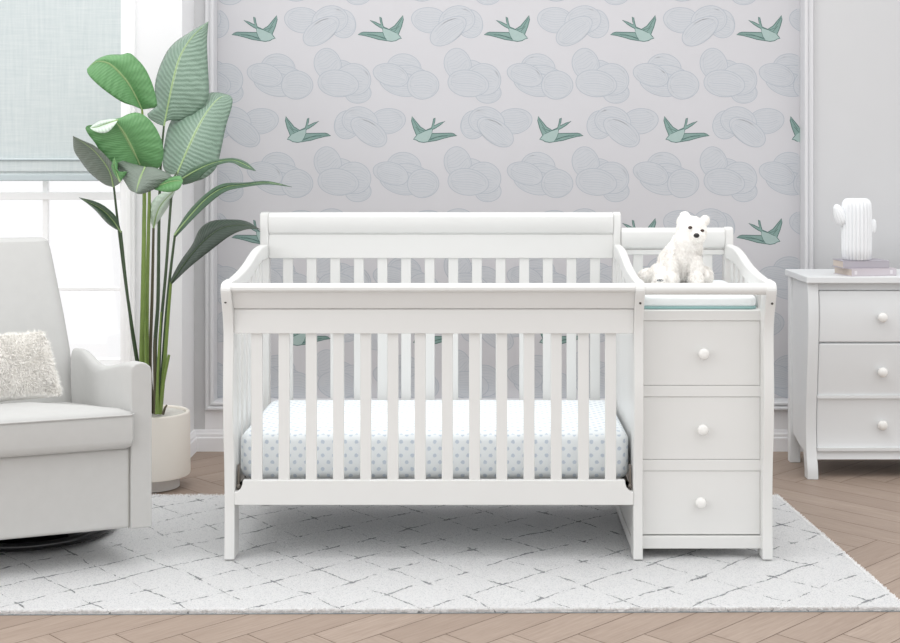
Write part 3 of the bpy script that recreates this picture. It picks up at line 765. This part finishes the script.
# ------------------------------------------------------------------ swivel armchair
TH = math.radians(21)
ch = empty('glider_armchair', (-1.638,4.522,0), 'light grey upholstered swivel glider armchair at the left edge', 'armchair', TH)
cmh = M['chair']
def chair():
    # all local: front at y = -.40
    def sub(o, lv=2):
        s = o.modifiers.new('sub','SUBSURF'); s.levels = lv; s.render_levels = lv
    foot = [(-.386,-.392),(.386,-.392),(.35,-.3),(.262,.12),(.24,.34),(-.24,.34),(-.262,.12),(-.35,-.3)]
    m = MB(); m.prism(foot, .118, .380, 'z'); m.build('base_body', cmh, ch, bevel=.012, seg=3, local=True)
    prof = [(-.40,.650),(-.36,.651),(-.30,.642),(-.22,.624),(-.15,.609),(-.09,.606),(-.04,.612),(.01,.628),(.06,.641),(.13,.638)]
    for sg in (1,-1):
        m = MB(); rings = []
        P = smooth_curve(prof, 4)
        for p in P:
            t = (p.x+.40)/.52
            xi = .384-.149*t; xo = .450-.175*t
            z = p.y; w = xo-xi
            ring = [(xi,.118),(xi,z-.03),(xi+.004,z-.012),(xi+w*.25,z-.002),(xi+w*.5,z),(xi+w*.75,z-.004),(xo-.004,z-.014),(xo,z-.035),(xo,.118)]
            rings.append([(sg*x, p.x, zz) for x,zz in ring])
        m.loft(rings); m.build('armrest', cmh, ch, bevel=.006, seg=3, ang=60, local=True)
    # backrest: tapered reclined slab
    m = MB(); rings = []
    for (z,y,hw) in ((.40,.10,.246),(.50,.118,.243),(.62,.15,.235),(.75,.19,.215),(.88,.237,.192),(.98,.278,.174),(1.008,.292,.166),(1.018,.312,.150)):
        n = 8; r = .035; th = .15 if z < .97 else (.13 if z < 1.01 else .08)
        ring = []
        for (cx,cy,a0) in ((hw-r,y+r,-90),(hw-r,y+th-r,0),(-hw+r,y+th-r,90),(-hw+r,y+r,180)):
            for k in range(5):
                a = math.radians(a0+k*22.5); ring.append((cx+r*math.cos(a), cy+r*math.sin(a)-(.0), z))
        rings.append(ring)
    m.loft(rings); m.build('backrest', cmh, ch, bevel=.008, seg=2, ang=50, local=True)
    # seat cushion
    fp = [(-.385,-.425),(.385,-.425),(.392,-.405),(.368,-.36),(.245,.125),(-.245,.125),(-.368,-.36),(-.392,-.405)]
    cx_,cy_ = 0,-.16; m = MB(); rings = []
    for (z,sc) in ((.381,.95),(.388,.985),(.408,1),(.468,1.0),(.486,.995),(.496,.975),(.506,.88),(.512,.6),(.514,.2)):
        big = []
        for i in range(len(fp)):
            a,b = fp[i], fp[(i+1)%len(fp)]
            for k in range(6):
                x = a[0]+(b[0]-a[0])*k/6; y = a[1]+(b[1]-a[1])*k/6
                big.append((cx_+(x-cx_)*sc, cy_+(y-cy_)*sc, z-(y+.42)*.095 if z>.4 else z))
        rings.append(big)
    m.loft(rings); cu = m.build('seat_cushion', cmh, ch, ang=50, local=True)
    def welt(z, off):
        P = [(x*1.002, y, z-(y+.42)*.095) for x,y in fp[:4]]
        P = [fp[7]+(0,), fp[0]+(0,)]+[fp[1]+(0,), fp[2]+(0,)]
        return [(x*1.0, y-off, z) for x,y,_ in P]
    MB().tube(welt(.489,.001), .0028, 8).build('piping', cmh, cu, local=True)
    MB().tube([(.3775,-.3935,.12),(.3775,-.3935,.39)], .0016, 6).build('front_seam', M['seam'], ch, local=True)
    # swivel base
    bc = ch.matrix_world
    L = world_matrix(ch).inverted() @ Vector((-1.585,4.675,0))
    m = MB(); R_ = .275
    ring = [(L.x+R_*math.cos(2*PI*i/48), L.y+R_*math.sin(2*PI*i/48), .026) for i in range(49)]
    m.tube(ring, .015, 10)
    m.lathe(L.x,L.y, [(.268,.020),(.269,.030),(.20,.046),(.12,.062),(.10,.075)], 48)
    m.build('swivel_base', M['black'], ch, ang=50, local=True)
    m = MB(); m.lathe(L.x,L.y, [(.07,.07),(.07,.12)], 32); m.box(L.x-.18,L.x+.12,L.y-.15,L.y+.12,.098,.119); m.build('swivel_column', M['black'], ch, local=True)
chair()

# ------------------------------------------------------------------ fluffy cushion
def cushion():
    c = Vector((-1.592,4.405,.588)); rz = TH+math.radians(2)
    o_ = empty('throw_pillow', (c.x,c.y,.4935), 'fluffy white shaggy throw pillow on the grey armchair', 'pillow', rz)
    bm = bmesh.new(); n = 34; hw,hh,th = .166,.112,.054
    tilt = math.radians(-26)
    def P(u,v,side):
        w = (max(0,1-abs(u)**2.6)*max(0,1-abs(v)**2.6))**.5
        x = u*hw*(1-.11*(v+1)/2)-.012*v; z = v*hh*(1-.04*(1-abs(u))**2); y = side*th*w
        z2 = z*math.cos(tilt)+y*math.sin(tilt); y2 = -z*math.sin(tilt)+y*math.cos(tilt)
        return Vector((x,y2,z2+.118+x*.05))
    for side in (-1,1):
        G = [[bm.verts.new(P(-1+2*i/n,-1+2*j/n,side)) for i in range(n+1)] for j in range(n+1)]
        for j in range(n):
            for i in range(n):
                q = (G[j][i],G[j][i+1],G[j+1][i+1],G[j+1][i]); bm.faces.new(q if side<0 else q[::-1])
    bmesh.ops.remove_doubles(bm, verts=bm.verts[:], dist=1e-4)
    body = mesh_obj('cushion_body', bm, M['longfur'], o_, local=True)
    fb = fur_strands(body.data, 34000, .017, .0011, Vector((.05,-.1,-.35)), .75, 9, keep=lambda p,n: n.y < .6 and p.z > .020 and (p.z > .045 or n.z > -.2))
    tag(mesh_obj('shag_fur', fb, M['longfur'], o_, local=True), kind='stuff')
cushion()

# ------------------------------------------------------------------ potted plant
PX,PY = -1.338,5.38
pl = empty('potted_plant', (PX,PY,FLOOR), 'tall bird of paradise plant with broad green leaves in a cream pot', 'plant')
MB().lathe(PX,PY,[(.095,FLOOR),(.105,FLOOR+.003),(.105,.045),(.09,.05)],48).build('pot_foot', M['potbase'], pl)
MB().lathe(PX,PY,[(.12,.036),(.146,.038),(.148,.046),(.146,.275),(.144,.287),(.139,.291),(.131,.288),(.129,.26),(.05,.255)],64).build('pot', M['pot'], pl, ang=40)
m = MB(); m.lathe(PX,PY,[(.130,.26),(.130,.281),(.09,.286),(.03,.288)],40)
m.build('gravel', M['gravel'], pl, ang=60)
def stem(pts, r0, r1, mat):
    P = smooth_curve([at(x,y,d) for x,y,d in pts], 6); n = len(P)
    MB().tube(P, [r0+(r1-r0)*i/(n-1) for i in range(n)], 10).build('stem', M[mat], pl, ang=80)
# root end (hidden in the pot) to leaf
stem([(146,414,5.36),(138,365,5.34),(128,300,5.30),(119,232,5.26),(113.5,184,5.24)], .0085,.004,'stem_dark')
stem([(147,414,5.34),(134,345,5.30),(127,290,5.27),(121,231,5.24)], .007,.004,'stem_dark')
stem([(145,414,5.30),(142,370,5.30),(143,300,5.29),(144,230,5.28),(144,180,5.30),(140,162,5.30)], .013,.0055,'stem_green')
stem([(149,414,5.33),(147,370,5.33),(147,300,5.34),(148.5,230,5.34),(149,180,5.36),(143,120,5.38),(142,109,5.38)], .010,.004,'stem_green')
stem([(154,414,5.35),(150,370,5.35),(152,300,5.36),(153.5,228,5.36)], .009,.005,'stem_brown')
stem([(157,414,5.37),(155,350,5.40),(158,300,5.42),(159,220,5.44),(161,160,5.45),(164,125,5.45)], .010,.004,'stem_dark')
stem([(158,414,5.34),(160,340,5.32),(166,270,5.31),(172,190,5.33),(177,172,5.36)], .008,.004,'stem_dark')
stem([(160,414,5.31),(165,335,5.28),(169,285,5.25),(175,234,5.22)], .009,.0045,'stem_dark')
stem([(160,414,5.28),(164,370,5.27),(168,318,5.25),(171,282,5.22)], .0095,.005,'stem_green')
stem([(159,414,5.25),(163,385,5.25),(169,355,5.24)], .007,.0055,'stem_green')
stem([(156,414,5.27),(155,380,5.27),(155,338,5.27)], .010,.003,'stem_brown')
stem([(157,414,5.24),(158,370,5.25),(161,312,5.25)], .008,.003,'stem_green')
stem([(146,414,5.27),(146,370,5.27),(145,322,5.27)], .009,.003,'stem_green')
stem([(163,414,5.23),(165,408,5.22),(167,405,5.22)], .006,.003,'stem_brown')
def leaf(mid, A, Bq, mat, d0, d1, da, db, dm=0, bulge=.012, curl=0, label=None, N=40, K=7):
    """mid, A, B: outlines base -> tip; the blade runs from depth d0 to d1 and its two halves lean by da, db"""
    Mi = resample(smooth_curve([(x,y) for x,y in mid],6), N); Ai = resample(smooth_curve([(x,y) for x,y in A],6), N); Bi = resample(smooth_curve([(x,y) for x,y in Bq],6), N)
    bm = bmesh.new(); uvl = bm.loops.layers.uv.new('UVMap'); rows = []
    for i in range(N):
        t = i/(N-1); arch = math.sin(PI*t)
        dmid = d0+(d1-d0)*t+dm*arch
        row = []
        for k in range(-K,K+1):
            f = abs(k)/K; E = Ai[i] if k < 0 else Bi[i]; dd_ = da if k < 0 else db
            p = Mi[i].lerp(E, f); dep = dmid+dd_*arch**.7*f**1.3-bulge*math.sin(PI*f)*arch
            dep += .003*math.sin(t*60+f*3)*f*arch
            row.append((bm.verts.new(at(p.x,p.y,dep)), (t, k/K)))
        rows.append(row)
    for i in range(N-1):
        for k in range(2*K):
            q = [rows[i][k],rows[i][k+1],rows[i+1][k+1],rows[i+1][k]]
            f = bm.faces.new([a for a,_ in q])
            for lp,(a,uv_) in zip(f.loops,q): lp[uvl].uv = uv_
    m = MB(); m.bm.free(); m.bm = bm
    o = m.build('leaf', M[mat], pl, ang=80, norm=False)
    so = o.modifiers.new('thick','SOLIDIFY'); so.thickness = .0012; so.offset = 0
    # midrib
    P = [at(Mi[i].x,Mi[i].y,d0+(d1-d0)*i/(N-1)+dm*math.sin(PI*i/(N-1))-.002) for i in range(0,N-2,3)]
    n = len(P); MB().tube(P, [.0030*(1-i/n)+.0007 for i in range(n)], 8).build('midrib', M['midrib' if mat!='leaf_dark' else 'stem_dark'], o, ang=80)
    return o
leaf([(141.8,109.5),(136,97),(127,81.5),(114.4,67.5),(106,62),(96,61.5),(87,69)],
     [(141.8,109.5),(134,106),(122,102),(107,92),(95,82),(88,74),(87,69)],
     [(141.8,109.5),(155,107.5),(157,103),(153,86),(146,70),(138,60),(129.5,53),(122,54.5),(108,55),(96,60),(87,69)], 'leaf_bright', 5.38,5.20,-.05,.06)
leaf([(164,126),(168,105),(173,80),(180,56),(192,37),(208.5,21.5)],
     [(164,126),(156,123),(147,115),(155,106),(155,85),(160,66),(171,46),(190,32),(208.5,21.5)],
     [(164,122),(169,120),(180,120),(196,113),(206,103),(209,92),(208,68),(207,42),(208.5,21.5)], 'leaf_pale', 5.45,5.55,.07,.05,-.03)
leaf([(140,164.5),(133,150),(124,133),(117,123.5),(113,119)],
     [(140,168),(128,170),(112,166),(103,156),(95,143),(88,134),(85.5,127),(92,125),(100,128),(110,123),(113,119)],
     [(140,168),(150,169),(160,167),(163.5,154),(162,142),(157,130),(149,119),(139,113),(130,113.5),(120,118),(113,119)], 'leaf_bright', 5.28,5.14,-.05,.07)
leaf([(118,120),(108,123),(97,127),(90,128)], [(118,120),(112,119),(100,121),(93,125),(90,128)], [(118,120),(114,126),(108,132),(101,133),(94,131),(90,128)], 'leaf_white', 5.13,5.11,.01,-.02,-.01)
leaf([(177,174),(188,148),(198,127),(208,110),(219,98),(229,95)],
     [(177,174),(168,174),(163,166),(163.5,150),(168,128),(175,116),(190,108),(203,97),(209,93),(219,92.5),(229,95)],
     [(177,176),(186,182),(203,179),(216,168),(221,150),(226,126),(231.5,108),(232.5,99),(229,95)], 'leaf_pale', 5.36,5.58,.07,.04,-.03)
leaf([(113.5,187),(110,172),(101,158),(90,147),(73,136)],
     [(113.5,187),(104,184),(90,173),(80,160),(74,150),(73,136)],
     [(113.5,187),(121,181),(116,168),(106,156),(95,146),(84,141),(73,136)], 'leaf_grey', 5.24,5.12,.05,-.04)
leaf([(145,167),(141,176),(138,185),(136,193)],
     [(145,167),(130,163),(116,159),(119,172),(125,182),(130,190),(136,193)],
     [(145,167),(156,168),(172,177),(160,186),(148,192),(140,194),(136,193)], 'leaf_grey', 5.20,5.14,.05,.05)
leaf([(120,182),(117,174),(114,166),(114.5,157)], [(120,182),(114,174),(111,164),(114.5,157)], [(120,182),(127,172),(119,172),(117,163),(114.5,157)], 'leaf_bright', 5.17,5.16,.01,.01)
leaf([(150,188),(163,184),(173,181),(183,181)], [(150,188),(163,181),(172,177),(180,176),(183,181)], [(150,188),(160,191),(170,192),(179,189),(183,181)], 'leaf_bright', 5.22,5.18,.02,-.02)
leaf([(180,180),(195,171),(212,163.5),(231,160),(244,164),(256,171)],
     [(180,178),(193,168),(212,161),(232,158),(246,162),(256,171)],
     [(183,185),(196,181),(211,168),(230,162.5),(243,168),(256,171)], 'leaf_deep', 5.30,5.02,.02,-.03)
leaf([(153.5,228),(157,213),(163,202),(176,189)], [(153.5,228),(149,217),(151,204),(160,194),(176,189)], [(153.5,228),(162,216),(169,205),(176,189)], 'leaf_white', 5.36,5.30,.02,.03)
leaf([(174.5,235),(190,216),(207,198),(224,187.5),(245,184.5),(268,182.5),(292,187)],
     [(174,234),(188,212),(205,194.5),(222,184),(245,182.5),(268,181),(292,187)],
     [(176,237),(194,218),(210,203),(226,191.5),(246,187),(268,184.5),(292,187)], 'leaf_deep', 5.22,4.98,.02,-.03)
leaf([(171,283),(188,259),(205,240),(222,228),(243,225),(260,229.5)],
     [(170,281),(180,262),(192,245),(200,229),(212,221),(232,219.5),(247,221.5),(260,229.5)],
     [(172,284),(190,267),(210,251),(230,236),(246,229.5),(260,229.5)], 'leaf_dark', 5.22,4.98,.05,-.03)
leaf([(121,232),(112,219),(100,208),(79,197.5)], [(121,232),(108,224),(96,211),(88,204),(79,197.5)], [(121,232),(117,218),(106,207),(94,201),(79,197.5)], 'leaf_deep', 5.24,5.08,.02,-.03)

# ------------------------------------------------------------------ dresser
dr = empty('dresser', (1.85,5.68,FLOOR), 'white three-drawer dresser with curved legs against the right wall', 'dresser')
dm_ = M['dresser']
def dresser():
    yf,yb_ = 5.50,5.86; x0,x1 = 1.329,2.37
    def Z(py): return H-(py-160)*(5.5+.045*max(0,min(1,(py-340)/110)) if py < 470 else 5.5)/F
    # top
    B(x0-.010, x1+.010, yf-.022, yb_+.012, Z(283), Z(276.3)).build('top', dm_, dr, bevel=.004, seg=3)
    fc = smooth_curve([(yf,FLOOR),(yf+.004,.03),(yf+.022,.085),(yf+.034,.16),(yf+.032,.26),(yf+.020,.36),(yf+.006,.47),(yf-.006,.58),(yf-.010,.68),(yf-.002,.76),(yf+.006,Z(283))],4)
    fp = [(p.x,p.y) for p in fc]
    post = fp+[(p.x+.055,p.y) for p in fc[::-1]]
    for (a,b) in ((x0,x0+.045),(x1-.045,x1)):
        MB().prism(post, a, b).build('front_leg', dm_, dr, bevel=.004, seg=3, ang=50)
        B(a+.0, a+.045, yb_-.045, yb_, FLOOR, Z(283)).build('back_leg', dm_, dr, bevel=.003)
    for xs in (x0+.012, x1-.024):
        pr = [(yf+.05,Z(283)),(yb_-.04,Z(283)),(yb_-.04,.17),(yb_-.05,.115),(yf+.20,.09),(yf+.11,.08),(yf+.07,.065),(yf+.05,.04)]
        MB().prism(pr, xs, xs+.012).build('side_panel', dm_, dr, bevel=.002)
    B(x0+.045,x1-.045,yb_-.02,yb_-.01,.10,Z(283)).build('back_panel', dm_, dr)
    def front_y(z):
        for a,b in zip(fc,fc[1:]):
            if a.y <= z <= b.y: return a.x+(b.x-a.x)*(z-a.y)/(b.y-a.y+1e-9)
        return yf+.006
    def curved(za,zb_,inset,xa,xb,name,par,bev=.003):
        pts = []; n = 10
        for i in range(n+1):
            z = za+(zb_-za)*i/n; pts.append((front_y(z)+inset, z))
        pts += [(yf+.07, zb_),(yf+.07, za)]
        return MB().prism(pts, xa, xb).build(name, dm_, par, bevel=bev, ang=40)
    xa,xb = x0+.0465, x1-.0465
    curved(Z(291)+.001, Z(283), .022, xa, xb, 'top_rail', dr)
    for a,b in ((344.5,341.5),(398.5,395.5),(450,447)): B(xa,xb,yf+.026,yf+.07,Z(a),Z(b)).build('drawer_divider_rail', dm_, dr)
    curved(Z(459), Z(449.5), .018, xa, xb, 'bottom_rail', dr)
    for (a,b,ky) in ((342,291.3,317),(396,344,372),(448,398,425)):
        d = curved(Z(a)-.0015, Z(b)+.001, .010, xa+.002, xb-.002, 'drawer', dr, .005)
        for kx in (882.5, None):
            z = Z(ky); y0 = front_y(z)+.012
            x = (882.5-CX)*(y0-.015)/F if kx else (x0+x1)-(882.5-CX)*(y0-.015)/F
            kp = [(.0,-.034),(.009,-.034),(.0175,-.029),(.0205,-.021),(.0185,-.012),(.011,-.007),(.0095,-.003),(.011,.004)]
            rings = [[(x+(r+.0003)*math.cos(2*PI*i/24), y0+y, z+(r+.0003)*math.sin(2*PI*i/24)) for i in range(24)] for r,y in kp]
            MB().loft(rings).build('knob', M['knob'], d, ang=60)
    return Z(276.3)
ZTOP = dresser()

# ------------------------------------------------------------------ books and cactus vase
def book(loc, rz, L, Wd, T, cover, label, mark):
    b = empty('book', loc, label, 'book', rz, 'books on the dresser')
    m = MB(); c = .0028                       # spine faces the room
    m.box(0,L,0,Wd,0,c); m.box(0,L,0,Wd,T-c,T); m.box(0,L,0,c,c,T-c)
    m.build('cover', cover, b, bevel=.001, local=True)
    B(.004,L-.004,c,Wd-.005,c,T-c).build('page_block', M['paper'], b, local=True)
    if mark:
        for xa in (.012, L-.030): B(xa,xa+.012,-.0004,.0004,T*.25,T*.75).build('spine_mark', M['booktxt'], b, smooth=False, local=True)
a = math.radians(14)
book((1.508,5.487,ZTOP), a, .205,.155,.031, M['bookB'], 'pale mauve hardcover book lying at the bottom of the stack', True)
book((1.479,5.512,ZTOP+.0312), math.radians(5), .197,.135,.031, M['bookA'], 'grey lavender hardcover book on top, directly under the cactus vase', False)
zc = ZTOP+.0624; cxv,cyv = (856.5-CX)*5.575/F, 5.575
cv = empty('cactus_vase', (cxv,cyv,zc), 'white ribbed ceramic cactus vase standing on two books', 'vase')
fl = lambda n_,d_: (lambda a: d_*abs(math.cos(a*n_/2))-d_)
MB().lathe(cxv,cyv,[(.052,zc),(.060,zc+.004),(.062,zc+.05),(.0625,zc+.14),(.062,zc+.21),(.060,zc+.235),(.054,zc+.248),(.044,zc+.256),(.040,zc+.252),(.038,zc+.22),(.03,zc+.2)],176,flute=fl(22,.12)).build('body', M['ceramic'], cv, ang=70)
def bud(c, ax, L, r, name):
    m = MB(); rings = []; ax = Vector(ax).normalized(); u = ax.cross(Vector((0,1,0))).normalized(); v = ax.cross(u)
    for i in range(15):
        t = i/14; rr = r*(math.sin(PI*min(1,t*.62+.30))**.8 if t < .999 else .15)*(1 if t>0 else .25)
        if t < .25: rr *= .35+.65*(t/.25)
        rings.append([Vector(c)+ax*L*t+(u*math.cos(2*PI*k/72)+v*math.sin(2*PI*k/72))*rr*(1+fl(14,.10)(2*PI*k/72)) for k in range(72)])
    m.loft(rings).build(name, M['ceramic'], cv, ang=70)
sc = 5.575/F
def pv(px,py,dy=0): return (( px-CX)*sc, cyv+dy, H-(py-160)*sc)
bud(pv(845,227), (-.40,-.1,.9), .104, .029, 'arm'); bud(pv(868.5,235), (.30,-.05,.9), .070, .022, 'arm')
m = MB(); m.tube([(cxv-.055,cyv,pv(0,221)[2]),pv(843,221)],.010,12); m.build('arm_joint', M['ceramic'], cv)
